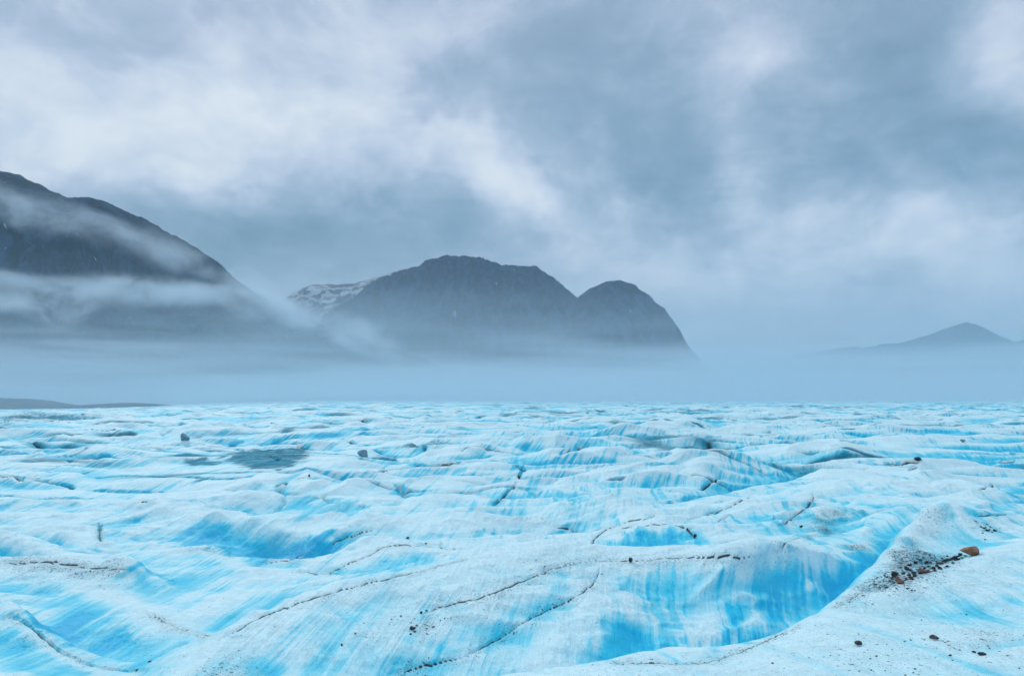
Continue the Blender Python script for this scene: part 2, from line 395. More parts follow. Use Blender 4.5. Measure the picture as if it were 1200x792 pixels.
def inpoly(pu, pw, poly):
    x = pu; y = pw; ins = np.zeros(x.shape, bool); m = len(poly)
    for i in range(m):
        x1, y1 = poly[i]; x2, y2 = poly[(i + 1) % m]
        c = ((y1 > y) != (y2 > y)) & (x < (x2 - x1) * (y - y1) / (y2 - y1 + 1e-12) + x1)
        ins ^= c
    return ins
def patch(target, pts, soft, amp, warp=.5):
    P = [hit(*p)[3:5] for p in pts]
    sl, D, T, L = seg_field(P + [P[0]], 3 * soft / math.exp(P[0][1]) + .05)
    xx, yy = Xg[sl], Yg[sl]
    xs_ = xx - .04 * yy - .8 * Z[sl]
    ins = inpoly(U[sl], W[sl], P)
    sd = np.where(ins, D, -D) + soft * warp * (P4(xs_ / (soft * 2.2), yy / (soft * 7)) + .6 * P5(xx / (soft * .9), yy / (soft * 1.6)))
    fol = P2(xs_ / .16, yy / 3.5 + Z[sl]) * .5 + P6(xs_ / .5, yy / 5 + Z[sl]) * .6 + .4 * P3(xx / .8, yy / 1.0)
    v = amp * ss(-soft * 1.6, soft * 1.5, sd + soft * .9 * fol) * (.86 + .3 * fol)
    v = np.clip(v, 0, 1)
    target[sl] = np.maximum(target[sl], v)
crust = np.zeros_like(Z)
CRESTS = [([(230, 765), (270, 746), (300, 729), (337, 714), (400, 695), (450, 683), (487, 674), (525, 663), (562, 655), (600, 647), (645, 641), (690, 641), (787, 643), (825, 647), (875, 652), (925, 650), (965, 646)], .38),
    ([(0, 666), (65, 664), (100, 672), (135, 695), (187, 718), (240, 745)], .42), ([(0, 735), (15, 730), (30, 737), (50, 752), (82, 775), (105, 785), (150, 790)], .12),
    ([(0, 632), (25, 639), (50, 648), (80, 655), (115, 664)], .35), ([(0, 617), (37, 617), (70, 624), (100, 635), (135, 647)], .4),
    ([(160, 592), (205, 595), (262, 603), (300, 611), (325, 619), (375, 617), (412, 612), (450, 608), (500, 608), (550, 610), (600, 614), (640, 616)], .5),
    ([(170, 645), (217, 644), (250, 650), (280, 660), (300, 671), (377, 675)], .3), ([(435, 653), (465, 641), (500, 643), (535, 646)], .2),
    ([(640, 569), (675, 574), (712, 584), (740, 594), (762, 604)], .5), ([(745, 612), (775, 607), (800, 606), (850, 592), (887, 578)], .4),
    ([(640, 793), (720, 783), (827, 781), (900, 754), (945, 733), (970, 718), (995, 698), (1028, 664), (1053, 637), (1066, 620), (1085, 606), (1115, 600)], .22),
    ([(1055, 688), (1090, 674), (1147, 654), (1198, 634)], .25), ([(690, 735), (690, 705), (705, 680), (715, 662)], .3), ([(640, 780), (655, 760), (680, 735)], .35),
    ([(300, 597), (332, 580), (375, 578), (425, 578), (470, 583)], .5), ([(962, 565), (1000, 557), (1037, 550), (1075, 548), (1112, 555), (1150, 570)], .7), ([(500, 740), (560, 718), (620, 690)], .2)]
for pts, hw in CRESTS:
    P = [hit(*p)[3:5] for p in smooth_line(pts)]; Q = [P[0]]
    for p in P[1:]:
        if abs(p[1] - Q[-1][1]) < .3: Q.append(p)
    sl, D, T, L = seg_field(Q, 4 * hw / math.exp(Q[0][1]))
    D = D + hw * .5 * P4(Xg[sl] / (hw * 2.5), Yg[sl] / (hw * 2.5)) + hw * .25 * P5(Xg[sl] / (hw * .7), Yg[sl] / (hw * .7))
    crust[sl] = np.maximum(crust[sl], np.exp(-(D / hw) ** 2))
# blue, bare ice
patch(blue, [(262, 738), (300, 717), (350, 698), (400, 683), (450, 668), (500, 657), (540, 650), (500, 645), (440, 655), (400, 670), (340, 690), (280, 715)], .5, .42)
patch(blue, [(140, 716), (190, 735), (230, 752), (200, 772), (150, 782), (110, 775), (120, 740)], .4, .35)
patch(blue, [(0, 640), (40, 648), (70, 656), (0, 658)], .3, .5)
patch(blue, [(0, 620), (60, 627), (90, 640), (40, 640), (0, 627)], .4, .45)
patch(blue, [(1048, 618), (1030, 640), (1010, 648), (990, 665), (985, 690), (965, 715), (985, 699), (1012, 675), (1035, 648), (1052, 628)], .35, 1.)
patch(blue, [(965, 650), (985, 655), (1015, 645), (1000, 675), (965, 712), (955, 700), (985, 670)], .3, .85)
patch(blue, [(855, 710), (880, 708), (878, 722), (868, 738), (858, 752), (845, 770), (830, 775), (843, 750), (852, 728)], .1, 1., .6)
patch(blue, [(905, 718), (912, 730), (890, 750), (866, 762), (864, 735), (885, 730)], .12, 1., .6)
patch(blue, [(730, 672), (745, 680), (742, 690), (720, 692), (728, 682)], .10, .8, .6)
patch(blue, [(700, 740), (745, 740), (770, 755), (725, 768), (690, 778), (675, 778), (676, 768)], .3, .75)
patch(blue, [(676, 768), (690, 745), (705, 728), (700, 745), (690, 765), (685, 778), (675, 778)], .07, 1., .5)
patch(blue, [(740, 670), (900, 665), (960, 668), (950, 700), (900, 700), (820, 705), (760, 700)], .5, .45)
patch(blue, [(900, 715), (912, 722), (905, 745), (895, 740)], .2, .6)
patch(blue, [(85, 700), (112, 703), (118, 715), (100, 735), (85, 752), (72, 757), (58, 745), (50, 738), (75, 722)], .25, 1., .5)
patch(blue, [(50, 695), (80, 698), (70, 712), (45, 712)], .3, .5)
patch(blue, [(130, 727), (150, 724), (170, 735), (150, 755), (110, 765), (100, 760)], .25, .65, .7)
patch(blue, [(0, 735), (25, 733), (40, 750), (50, 770), (60, 792), (0, 792)], .4, .85, .7)
patch(blue, [(60, 780), (90, 785), (100, 792), (60, 792)], .15, .7)
patch(blue, [(0, 685), (18, 690), (10, 700), (0, 705)], .3, .6)
patch(blue, [(0, 720), (20, 714), (30, 722), (15, 720), (0, 727)], .15, .7)
patch(blue, [(155, 668), (175, 668), (180, 680), (172, 687), (162, 686), (157, 678)], .12, 1., .3)
patch(blue, [(118, 680), (140, 678), (160, 688), (145, 697), (125, 692)], .3, .4)
patch(blue, [(370, 741), (380, 732), (400, 724), (410, 727), (392, 733), (382, 741)], .15, .9, .4)
patch(blue, [(340, 738), (375, 724), (410, 722), (405, 730), (380, 741)], .3, .45)
patch(blue, [(300, 778), (310, 775), (325, 785), (320, 795), (300, 795)], .12, .7)
patch(blue, [(440, 655), (480, 645), (520, 650), (490, 665), (450, 678), (425, 676)], .35, .75, .7)
patch(blue, [(545, 735), (600, 715), (660, 690), (640, 712), (590, 742), (545, 765), (480, 778), (500, 755)], .5, .4)
patch(blue, [(655, 680), (660, 672), (662, 690), (645, 710), (620, 722), (640, 700)], .15, .5)
patch(blue, [(235, 618), (270, 622), (300, 615), (330, 622), (370, 630), (385, 640), (360, 650), (330, 656), (290, 658), (255, 645), (215, 633)], .8, .75, .7)
patch(blue, [(330, 585), (380, 580), (410, 590), (440, 600), (410, 610), (375, 612), (335, 612)], .8, .75, .7)
patch(blue, [(640, 575), (690, 578), (730, 592), (700, 600), (680, 607), (650, 605)], 1., .6, .6)
patch(blue, [(600, 570), (612, 575), (608, 600), (600, 605)], .4, .5)
patch(blue, [(720, 632), (745, 622), (790, 618), (808, 628), (815, 638), (720, 638)], .45, .95, .5)
patch(blue, [(825, 603), (833, 597), (848, 596), (840, 602), (826, 605)], .4, .8, .4)
patch(blue, [(568, 590), (578, 584), (595, 572), (600, 580), (585, 598), (572, 600)], .5, .7)
patch(blue, [(1180, 572), (1200, 565), (1200, 592), (1186, 590)], .6, .9, .5)
patch(blue, [(1135, 600), (1150, 599), (1180, 601), (1160, 604), (1138, 604)], .4, .8, .5)
patch(blue, [(1040, 565), (1060, 575), (1085, 590), (1060, 595), (1045, 600), (1020, 585)], .8, .35)
patch(blue, [(1060, 670), (1070, 655), (1100, 650), (1120, 655), (1100, 668), (1075, 675)], .25, .7)
patch(blue, [(1080, 628), (1110, 628), (1115, 645), (1085, 650)], .4, .35)
patch(blue, [(1150, 765), (1185, 752), (1200, 748), (1200, 755), (1160, 768)], .12, .6)
patch(blue, [(1110, 700), (1150, 695), (1190, 705), (1190, 722), (1120, 724)], .4, .28)
patch(blue, [(0, 640), (12, 645), (20, 650), (5, 658), (0, 658)], .4, .7)
patch(blue, [(60, 590), (80, 592), (78, 599), (62, 598)], .5, .5)
patch(blue, [(0, 610), (30, 612), (25, 616), (0, 618)], .5, .4)
patch(blue, [(960, 627), (975, 610), (990, 605), (980, 620), (968, 628)], .3, .4)
patch(blue, [(900, 605), (912, 610), (905, 620), (900, 620)], .4, .6)
patch(blue, [(120, 625), (132, 618), (152, 610), (150, 620), (125, 635)], .4, .6)
# dirty ground
def gpatch(pts, soft, amp): patch(grit, pts, soft, amp, .8)
patch(crust, [(600, 796), (720, 780), (827, 778), (900, 752), (965, 718), (1000, 692), (1035, 652), (1062, 619), (1095, 600), (1130, 602), (1150, 645), (1200, 632), (1200, 690), (1120, 700), (1060, 722), (1200, 732), (1200, 800), (800, 810)], .3, .85, .6)
patch(crust, [(300, 735), (400, 698), (500, 674), (600, 650), (700, 645), (690, 656), (600, 684), (520, 710), (430, 750), (300, 770)], .3, .7, .6)
gpatch([(405, 545), (405, 545), (405, 546)], .5, .1)
gpatch([(470, 738), (480, 728), (505, 720), (520, 722), (510, 738), (490, 745)], .25, .75)
gpatch([(455, 745), (490, 715), (560, 700), (560, 712), (500, 730)], .3, .35)
gpatch([(950, 622), (960, 602), (985, 596), (1005, 602), (990, 612), (975, 628), (962, 625)], .4, .8)
gpatch([(1000, 638), (1020, 632), (1028, 638), (1018, 648), (1002, 645)], .3, .8)
gpatch([(1040, 690), (1020, 690), (1050, 660), (1075, 645), (1100, 650), (1130, 645), (1130, 655), (1090, 672), (1060, 686)], .25, 1.)
gpatch([(1050, 650), (1065, 625), (1085, 605), (1090, 615), (1075, 640), (1055, 670)], .3, .5)
gpatch([(1140, 615), (1160, 610), (1170, 622), (1155, 630), (1145, 625)], .3, .6)
gpatch([(985, 712), (1010, 700), (1035, 705), (1020, 716)], .2, .45)
gpatch([(60, 665), (150, 668), (160, 685), (140, 700), (110, 690), (80, 675)], .5, .45)
gpatch([(220, 785), (260, 770), (290, 775), (310, 785), (290, 795), (220, 795)], .2, .5)
gpatch([(450, 795), (480, 785), (510, 778), (500, 790), (470, 797)], .12, .7)
gpatch([(600, 660), (650, 645), (700, 642), (690, 655), (640, 665)], .4, .35)
gpatch([(1110, 790), (1100, 740), (1200, 735), (1200, 760), (1150, 770)], .5, .35)
gpatch([(1050, 720), (1120, 680), (1200, 655), (1200, 665), (1120, 695)], .25, .3)
gpatch([(380, 585), (400, 590), (395, 600), (380, 598)], .6, .5)
gpatch([(1040, 748), (1200, 742), (1200, 790), (900, 790), (930, 755)], .5, .22)
# silty meltwater hollow in the middle distance
silt = np.zeros_like(Z)
patch(silt, [(262, 540), (275, 531), (300, 527), (350, 526), (362, 529), (352, 537), (340, 545), (325, 550), (300, 549), (280, 544)], .7, 1., .8)
patch(silt, [(218, 538), (240, 538), (262, 541), (250, 545), (228, 545)], .5, .95, .8)
patch(silt, [(0, 488), (60, 484), (110, 488), (60, 493), (0, 495)], 14., .7, 1.)
patch(silt, [(465, 524), (500, 519), (520, 516), (500, 522), (480, 526)], 1.5, .6, .5)
# troughs of the distance ice: silt and narrow crevasses along the creases
kk = ss(22, 45, Yg) * (1 - ss(1500, 2400, Yg))
pat = ss(.12, .5, fbm(P2, Xg / 28 + 31, Yg / 19, 3))
wid = .16 + .0016 * np.minimum(Yg, 600)
cre = np.exp(-(crease / wid) ** 2)
dirt = np.maximum(dirt, kk * pat * cre * .75 * (1 - .5 * ss(200, 600, Yg)))
pat2 = ss(.12, .5, fbm(P6, Xg / 21 + 3, Yg / 12 + 7, 3))
silt = np.maximum(silt, kk * pat2 * np.exp(-(crease / (wid * 5)) ** 2) * .5)
pat3 = ss(-.2, .5, fbm(P4, Xg / 17 - 3, Yg / 11 + 17, 3))
blue = np.maximum(blue, kk * pat3 * np.exp(-(crease / (wid * 7)) ** 2) * .65)
sl2 = np.abs(P1(Xg / 13 + .5 * P3(Xg / 6, Yg / 6) + 70, Yg / 5.5 + Xg / 26)) * 4
pat4 = ss(.05, .45, fbm(P5, Xg / 15 + 13, Yg / 9, 3))
slash = np.exp(-(sl2 / (.05 + .0012 * np.minimum(Yg, 400))) ** 2) * pat4 * ss(18, 32, Yg) * (1 - .7 * ss(150, 500, Yg))
silt = np.maximum(silt, .9 * slash); dirt = np.maximum(dirt, .35 * slash)
dZ -= kk * .5 * pat * cre + .25 * slash
thin = 0  # curvature mask: recess shade painted as blue in hollows, paler crust on crests
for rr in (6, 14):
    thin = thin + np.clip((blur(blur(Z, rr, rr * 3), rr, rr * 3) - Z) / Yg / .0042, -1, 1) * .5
Z += dZ
Zw = Z + CH
gl = grid_mesh('glacier_ice', Xg, Yg, Zw, {'dirt': dirt, 'blue': blue, 'grit': grit, 'silt': silt, 'thin': thin, 'crust': crust})  # 'thin' carries the painted recess shade: bluer hollows, paler crests

# ------------------------------------------------------------------ ice material
def ice_material():
    m, t = newmat('weathered glacier ice')
    out = t.n('ShaderNodeOutputMaterial')
    geo = t.n('ShaderNodeNewGeometry'); pos = geo.outputs['Position']
    sep = t.n('ShaderNodeSeparateXYZ', ins={0: geo.outputs['Normal']}); nz = sep.outputs[2]
    blue_, dirt_, grit_, silt_ = [t.attr(k) for k in ('blue', 'dirt', 'grit', 'silt')]
    # foliation: vertical layers striking away to the right
    sx_ = t.n('ShaderNodeSeparateXYZ', ins={0: pos}).outputs
    xf = t.m('SUBTRACT', t.m('SUBTRACT', sx_[0], t.m('MULTIPLY', sx_[1], .04)), t.m('MULTIPLY', sx_[2], .8))
    strk = t.n('ShaderNodeCombineXYZ', ins={0: xf, 1: t.m('MULTIPLY', sx_[1], .03), 2: t.m('MULTIPLY', sx_[2], .06)}).outputs[0]
    strk2 = t.n('ShaderNodeVectorMath', operation='ADD', ins={0: strk, 1: t.n('ShaderNodeVectorMath', operation='SCALE', ins={0: t.n('ShaderNodeTexNoise', ins={'Vector': pos, 'Scale': .22, 'Detail': 1.}).outputs[1], 3: .22}).outputs[0]}).outputs[0]
    s1 = t.noise(strk2, 3.2, 4, .6)
    s2 = t.noise(strk2, 13., 3, .6)
    big = t.noise(pos, .16, 4, .55, .3)
    med = t.noise(pos, 1.1, 4, .6)
    # bare blue ice: own patches, plus more blue on the steeper faces
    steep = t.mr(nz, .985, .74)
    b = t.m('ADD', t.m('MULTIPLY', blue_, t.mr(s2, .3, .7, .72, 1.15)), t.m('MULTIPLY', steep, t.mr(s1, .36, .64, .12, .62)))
    b = t.m('ADD', b, t.m('MULTIPLY', t.attr('thin'), t.mr(med, .3, .7, .14, .42)))  # bluer hollows: the light of recesses put into the colour
    lay = t.m('MULTIPLY', t.mr(s1, .47, .66), t.mr(big, .34, .56))
    lay2 = t.m('MULTIPLY', t.mr(s2, .50, .70), t.mr(med, .34, .6))
    b = t.m('ADD', b, t.m('MULTIPLY', lay, .44))
    b = t.m('ADD', b, t.m('MULTIPLY', lay2, .30))
    b = t.m('ADD', b, t.mr(big, .42, .75, .0, .22))
    b = t.m('SUBTRACT', b, t.m('MULTIPLY', t.mr(med, .45, .7), .16), clamp=True)
    b = t.m('MULTIPLY', b, t.m('SUBTRACT', 1., t.m('MULTIPLY', t.attr('crust'), .78)))
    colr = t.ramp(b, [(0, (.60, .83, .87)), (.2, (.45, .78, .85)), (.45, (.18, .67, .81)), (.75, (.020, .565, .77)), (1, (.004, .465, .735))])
    # grey weathering crust
    dusty = t.m('MULTIPLY', t.mr(t.noise(pos, .5, 5, .6), .5, .72), .12)
    colr = t.mix(dusty, colr, (.34, .53, .62))
    colr = t.mix(t.m('MULTIPLY', t.mr(silt_, .04, .6), t.mr(t.noise(pos, .9, 5, .65), .3, .6, .6, .95)), colr, (.024, .20, .29))
    gran = t.mr(t.noise(pos, 42., 4, .75), .3, .7, .89, 1.08, False); gran2 = t.mr(t.noise(pos, 7., 5, .7), .3, .7, .90, 1.06, False)
    gm_ = t.n('ShaderNodeVectorMath', operation='SCALE', ins={0: colr, 3: t.m('MULTIPLY', gran, gran2)})
    colr = gm_.outputs[0]
    # grit: thinly scattered everywhere, thick inside the dirty zones
    sp = t.noise(pos, 26., 2, .7); sp2 = t.noise(pos, 62., 2, .6)
    th = t.m('SUBTRACT', .70, t.m('MULTIPLY', grit_, .20))
    th = t.m('SUBTRACT', th, t.mr(t.noise(pos, 1.6, 3), .5, .75, 0, .035))
    speck = t.mr(t.m('SUBTRACT', sp, th), 0, .03)
    speck2 = t.mr(t.m('SUBTRACT', sp2, th), -.01, .03, 0, .8)
    speck = t.m('MAXIMUM', speck, speck2)
    dsp = t.m('MULTIPLY', dirt_, t.mr(t.noise(pos, 9., 4, .7), .30, .5, .55, 1.))
    dk = t.m('MAXIMUM', speck, t.mr(dsp, .14, .62))
    film = t.m('MULTIPLY', grit_, .22)
    colr = t.mix(film, colr, (.13, .27, .35))
    dcol = t.mix(t.noise(pos, 6.), (.006, .014, .022), (.02, .036, .048))
    colr = t.mix(dk, colr, dcol)
    bs = t.n('ShaderNodeBsdfPrincipled')
    t.set(bs, 'Base Color', colr)
    t.set(bs, 'Roughness', t.m('ADD', t.mr(b, 0, 1, .65, .48), t.m('MULTIPLY', silt_, .4), clamp=True)); t.set(bs, 'IOR', 1.31); t.set(bs, 'Specular IOR Level', t.m('SUBTRACT', .4, t.m('MULTIPLY', silt_, .36)))
    h1 = t.noise(pos, 34., 3, .7); h2 = t.noise(pos, 5., 4, .65)
    hh = t.m('ADD', t.m('MULTIPLY', h1, .022), t.m('MULTIPLY', h2, .09))
    hh = t.m('ADD', hh, t.m('MULTIPLY', s2, .05)); hh = t.m('ADD', hh, t.m('MULTIPLY', t.noise(pos, 1.7, 3, .6), .16))
    bp = t.n('ShaderNodeBump', ins={'Strength': .55, 'Distance': 1.0, 'Height': hh})
    t.set(bs, 'Normal', bp)
    t.t.links.new(bs.outputs[0], out.inputs[0])
    return m
ice = ice_material()
g = link('glacier_ice', gl, ice); tag(g, 'rolling blue and white glacier ice with dirt lines reaching back to the fog', 'glacier', kind='structure')

# ------------------------------------------------------------------ mountains
def rock_material(name, rockc, vegc, snow=0., snowline=(0, 1)):
    m, t = newmat(name); out = t.n('ShaderNodeOutputMaterial')
    geo = t.n('ShaderNodeNewGeometry'); pos = geo.outputs['Position']
    sx = t.n('ShaderNodeSeparateXYZ', ins={0: geo.outputs['Normal']}); pz = t.n('ShaderNodeSeparateXYZ', ins={0: pos}).outputs[2]
    n1 = t.noise(pos, .006, 6, .62); n2 = t.noise(t.map(pos, scale=(1, 1, .35)), .013, 7, .62, .4); n3 = t.noise(pos, .05, 4, .7)
    c = t.mix(t.mr(n2, .42, .60), tuple(.35 * v for v in rockc), tuple(2.0 * v for v in rockc))
    c = t.mix(t.m('MULTIPLY', t.mr(n1, .42, .58), t.mr(sx.outputs[2], .35, .7)), c, vegc)
    c = t.mix(t.mr(n3, .62, .7, 0, .5), c, tuple(2.8 * v for v in rockc))
    # narrow white gully streaks
    g1 = t.noise(t.map(pos, scale=(1, 1, .12)), .022, 3, .6)
    c = t.mix(t.m('MULTIPLY', t.mr(g1, .70, .74), .6), c, (.45, .5, .55))
    if snow:
        sn = t.m('MULTIPLY', t.mr(pz, *snowline), t.mr(t.noise(t.map(pos, rot=(0, .35, .3), scale=(1, 1, 2.)), .0055, 9, .72, .6), .48, .54))
        c = t.mix(t.m('MULTIPLY', sn, snow), c, (.8, .85, .9))
    bs = t.n('ShaderNodeBsdfPrincipled'); t.set(bs, 'Base Color', c); t.set(bs, 'Roughness', .95); t.set(bs, 'Specular IOR Level', .03)
    t.set(bs, 'Normal', t.n('ShaderNodeBump', ins={'Strength': 1., 'Distance': 30., 'Height': t.m('ADD', n2, t.m('MULTIPLY', n3, .4))}))
    t.t.links.new(bs.outputs[0], out.inputs[0]); return m

def mountain(name, label, outline, Y0, depth_f, depth_b, mat, seed, rough=1., p=2.0, dx=18., yaw=0., face=1.6, rug=7.):
    O = np.array(outline, float)
    x0, x1 = (O[0, 0] - 600) / F * Y0, (O[-1, 0] - 600) / F * Y0
    nx = int((x1 - x0) / dx); ny = int((depth_f + depth_b) / dx)
    xs_ = np.linspace(x0, x1, nx); ys_ = np.linspace(-1, 1, ny)
    X, T = np.meshgrid(xs_, ys_)
    Yy = Y0 + np.where(T < 0, T * depth_f, T * depth_b) + yaw * (X - x0)
    PX = np.interp(X, (O[:, 0] - 600) / F * Y0, O[:, 0])
    # outline heights, corrected for the true distance of the crest at that column
    yc = Y0 + yaw * (X - x0)
    PX = X / yc * F + 600
    H = (HY - np.interp(PX, O[:, 0], O[:, 1])) / F * yc + (25 if Y0 > 1000 else 19)
    Pa, Pb = Perlin(seed), Perlin(seed + 7)
    H = H + rug * fbm(Pb, X / 95, Yy * 0 + 3, 5, .6) * (ss(20, 200, H) if Y0 > 1000 else 1)
    # warp the depth so that spurs and gullies run down the faces
    sp = fbm(Pa, X / 420, Yy / 900, 4, .55); gul = np.abs(fbm(Pb, (X + 160 * fbm(Pa, X / 380 + 7, Yy / 260, 2)) / 260, Yy / 420, 5, .62))
    tt = np.clip(np.abs(T) * (1 + .22 * sp * ss(.03, .5, np.abs(T)) * (1 - ss(.7, .98, np.abs(T)))), 0, 1.2)
    prof = np.clip(1 - tt ** face, -.2, 1) ** (1 / p) if False else np.sign(1 - tt ** face) * np.abs(1 - tt ** face) ** (1 / p)
    amp = np.clip(H, 5, 900) * .085 * rough
    h = -(0 if Y0 > 1000 else 18) + H * np.maximum(prof, -.1) + amp * (-gul * 1.3 + .25 * fbm(Pa, X / 120, Yy / 120, 5, .58)) * ss(.08, .5, tt) \
        + amp * .06 * fbm(Pb, X / 90, Yy / 90, 5, .62)
    me = grid_mesh(name, X, Yy, h + CH - (25 if Y0 > 1000 else 1))
    o = link(name, me, mat); tag(o, label, 'mountain', kind='structure'); return o

rockA = rock_material('dark wet rock and moss', (.013, .034, .064), (.006, .028, .042))
rockB = rock_material('slate rock', (.012, .034, .078), (.007, .024, .052))
rockS = rock_material('rock with snow patches', (.04, .045, .055), (.03, .036, .04), .6, (620, 860))
mountain('mountain', 'dark mountain on the left cut by the picture edge, with mist hanging across its face',
         [(-900, 330), (-600, 300), (-300, 215), (-150, 190), (-60, 196), (0, 204), (22, 206), (60, 224), (88, 236), (105, 235), (125, 237), (150, 248), (168, 259), (180, 264), (195, 271), (225, 288), (245, 302),
          (262, 318), (285, 334), (310, 350), (340, 367), (380, 381), (420, 396), (470, 412), (512, 428), (560, 448), (620, 480)], 3300, 1250, 1300, rockA, 5, 1.5, 1.5, 9., face=1.5, rug=14.)
mountain('mountain', 'broad flat topped dark mountain in the middle rising out of the fog',
         [(300, 480), (360, 420), (400, 375), (425, 358), (440, 342), (455, 331), (475, 324), (495, 320), (507, 311), (520, 307), (545, 305), (566, 310), (585, 315), (625, 317), (640, 325), (655, 338), (672, 352),
          (690, 372), (720, 405), (760, 450), (790, 490)], 6200, 1300, 1500, rockB, 31, 1.2, 2.6, 14., face=2.2, rug=9.)
mountain('mountain', 'rounded dark dome right of the flat topped mountain, with a steep right side',
         [(620, 480), (640, 420), (660, 375), (676, 350), (690, 340), (705, 333), (722, 331), (738, 336), (750, 345), (768, 362), (778, 378), (785, 393), (797, 410), (806, 422), (815, 450), (825, 490)],
         5700, 900, 1000, rockB, 57, .9, 2.4, 12., face=2.2)
mountain('mountain', 'snow streaked mountain ridge behind the left end of the flat topped mountain',
         [(180, 480), (230, 410), (290, 395), (325, 362), (350, 341), (370, 334), (400, 334), (420, 332), (440, 326), (465, 319), (485, 322), (520, 345), (560, 410), (600, 480)], 8000, 1400, 1200, rockS, 77, 1.1, 1.4, 24.)
mountain('mountain', 'faint pointed mountain on the far right almost lost in the haze',
         [(820, 490), (860, 440), (910, 422), (940, 414), (965, 411), (1000, 406), (1015, 408), (1035, 403), (1055, 402), (1072, 397), (1090, 392), (1105, 386), (1120, 381), (1132, 378), (1142, 380), (1155, 388), (1170, 397), (1185, 402), (1200, 398), (1240, 392),
          (1300, 392), (1400, 405), (1500, 440), (1560, 490)], 10800, 1300, 1400, rockB, 91, .8, 1.6, 22., face=1.3, rug=12.)
mountain('moraine_hill', 'low dark moraine hill on the far left at the edge of the ice',
         [(-400, 475), (-200, 462), (-60, 464), (0, 466), (30, 467), (55, 473), (85, 475.5), (120, 473), (150, 471.5), (175, 473), (210, 478), (250, 484)], 760, 90, 130, rock_material('dark moraine', (.008, .018, .027), (.006, .016, .022)), 15, .25, 1.2, 1.6, rug=.6)

# ------------------------------------------------------------------ stones
def rock_mat(name, c1, c2):
    m, t = newmat(name); out = t.n('ShaderNodeOutputMaterial')
    tc = t.n('ShaderNodeTexCoord').outputs['Object']
    a = t.noise(tc, 14., 5, .65); b_ = t.noise(tc, 60., 3, .6)
    c = t.mix(t.mr(a, .38, .62), c1, c2); c = t.mix(t.mr(b_, .6, .7, 0, .5), c, tuple(v * .4 for v in c1))
    bs = t.n('ShaderNodeBsdfPrincipled'); t.set(bs, 'Base Color', c); t.set(bs, 'Roughness', .6)
    t.set(bs, 'Normal', t.n('ShaderNodeBump', ins={'Strength': .6, 'Distance': .02, 'Height': t.m('ADD', a, b_)}))
    t.t.links.new(bs.outputs[0], out.inputs[0]); return m
brown = rock_mat('rust brown stone', (.19, .085, .045), (.34, .17, .10))
rust = rock_mat('dark rust stone', (.09, .04, .028), (.20, .09, .06))
black = rock_mat('dark wet stone', (.007, .011, .017), (.026, .031, .040))
grey = rock_mat('grey stone', (.10, .22, .30), (.16, .32, .40))
import bmesh
def rock_mesh(seed, sx, sy, sz):
    r = np.random.RandomState(seed); bm = bmesh.new(); bmesh.ops.create_icosphere(bm, subdivisions=4, radius=1)
    N = []
    while len(N) < 9:
        v = r.normal(size=3); v /= np.linalg.norm(v); N.append((v, .40 + .32 * r.rand()))
    Pn = Perlin(seed + 400)
    for v in bm.verts:
        p = np.array(v.co)
        for nn, dd in N:
            e = p @ nn - dd
            if e > 0: p = p - nn * e * .93
        k = 1 + .05 * float(Pn(p[0] * 2.3 + p[2], p[1] * 2.3 - p[2])) + .02 * float(Pn(p[0] * 7 + p[2] * 3, p[1] * 7))
        v.co = Vector((p[0] * sx * k, p[1] * sy * k, p[2] * sz * k))
    me = bpy.data.meshes.new('stone'); bm.to_mesh(me); bm.free()
    return me
def stone(px, py, wpx, hpx, mat, label, group=None, seed=0, name='stone', sink=.25, rz=0., cat='stone'):
    """wpx, hpx: apparent width and height in photo pixels; py: foot of the stone"""
    x, y, z, u, w = hit(px, py)
    sx = wpx / F * y / 2 * 1.12; sz = hpx / F * y / 2 * 1.12
    me = rock_mesh(seed, sx, (sx + sz) / 2, sz)
    o = link(name, me, mat); o.location = (x, y + sx * .3, z + CH + sz * (1 - 2 * sink * .5)); o.rotation_euler = (0, 0, rz)
    return tag(o, label, cat, group)
stone(1137, 651.5, 21, 14, brown, 'largest brown boulder resting on the ice at the right end of the stony hollow', seed=44, name='boulder', cat='boulder')
stone(1055, 684, 12, 7, rust, 'rust brown stone at the lower left end of the stony hollow', seed=4)
stone(1050, 677, 8, 8, black, 'black stone just above the small rust brown stone at the hollow end', seed=5)
stone(1083, 672, 13, 5, rust, 'flat dark rust slab in the middle of the stony hollow', seed=6)
stone(739, 659, 7, 5.5, black, 'lone black stone on the dirt line along the long ice crest', seed=7)
stone(1007, 757, 10, 5.5, black, 'dark triangular stone on the near ice, the left one of the two lone stones', seed=8, rz=.4)
stone(1096, 750, 10, 6, black, 'dark pointed stone on the near ice, right of the triangular stone', seed=9, rz=-.4)
stone(1152, 768, 9, 4, black, 'dark stone in the small blue hollow at the lower right', seed=10)
stone(1143, 765, 6, 3, black, 'thin dark chip just left of the stone in the small blue hollow', seed=12)
stone(484, 739, 8, 5, black, 'biggest dark stone of the dirty patch on the front ice ridge', seed=13)
stone(425, 537, 14, 10, grey, 'square grey boulder standing on the distant ice left of centre', seed=14, name='boulder', cat='boulder')
stone(215, 517, 12, 9, grey, 'grey boulder on the distant ice above the silty pool', seed=15, name='boulder', cat='boulder')
stone(1076, 541, 8, 5, black, 'dark boulder on top of the right hand ice dome in the middle distance', seed=16, name='boulder', cat='boulder')
stone(1130, 519, 7, 5, grey, 'small grey boulder on the distant ice at the right', seed=17, name='boulder', cat='boulder')
stone(478, 631, 4, 3, black, 'small dark stone on the ice ridge left of centre', seed=18)
stone(499, 638, 2.5, 2, black, 'tiny dark pebble beside the dirt line left of centre', seed=19)
stone(400, 757, 3, 3, black, 'tiny dark pebble on the white front ridge below the blue scallop', seed=20)
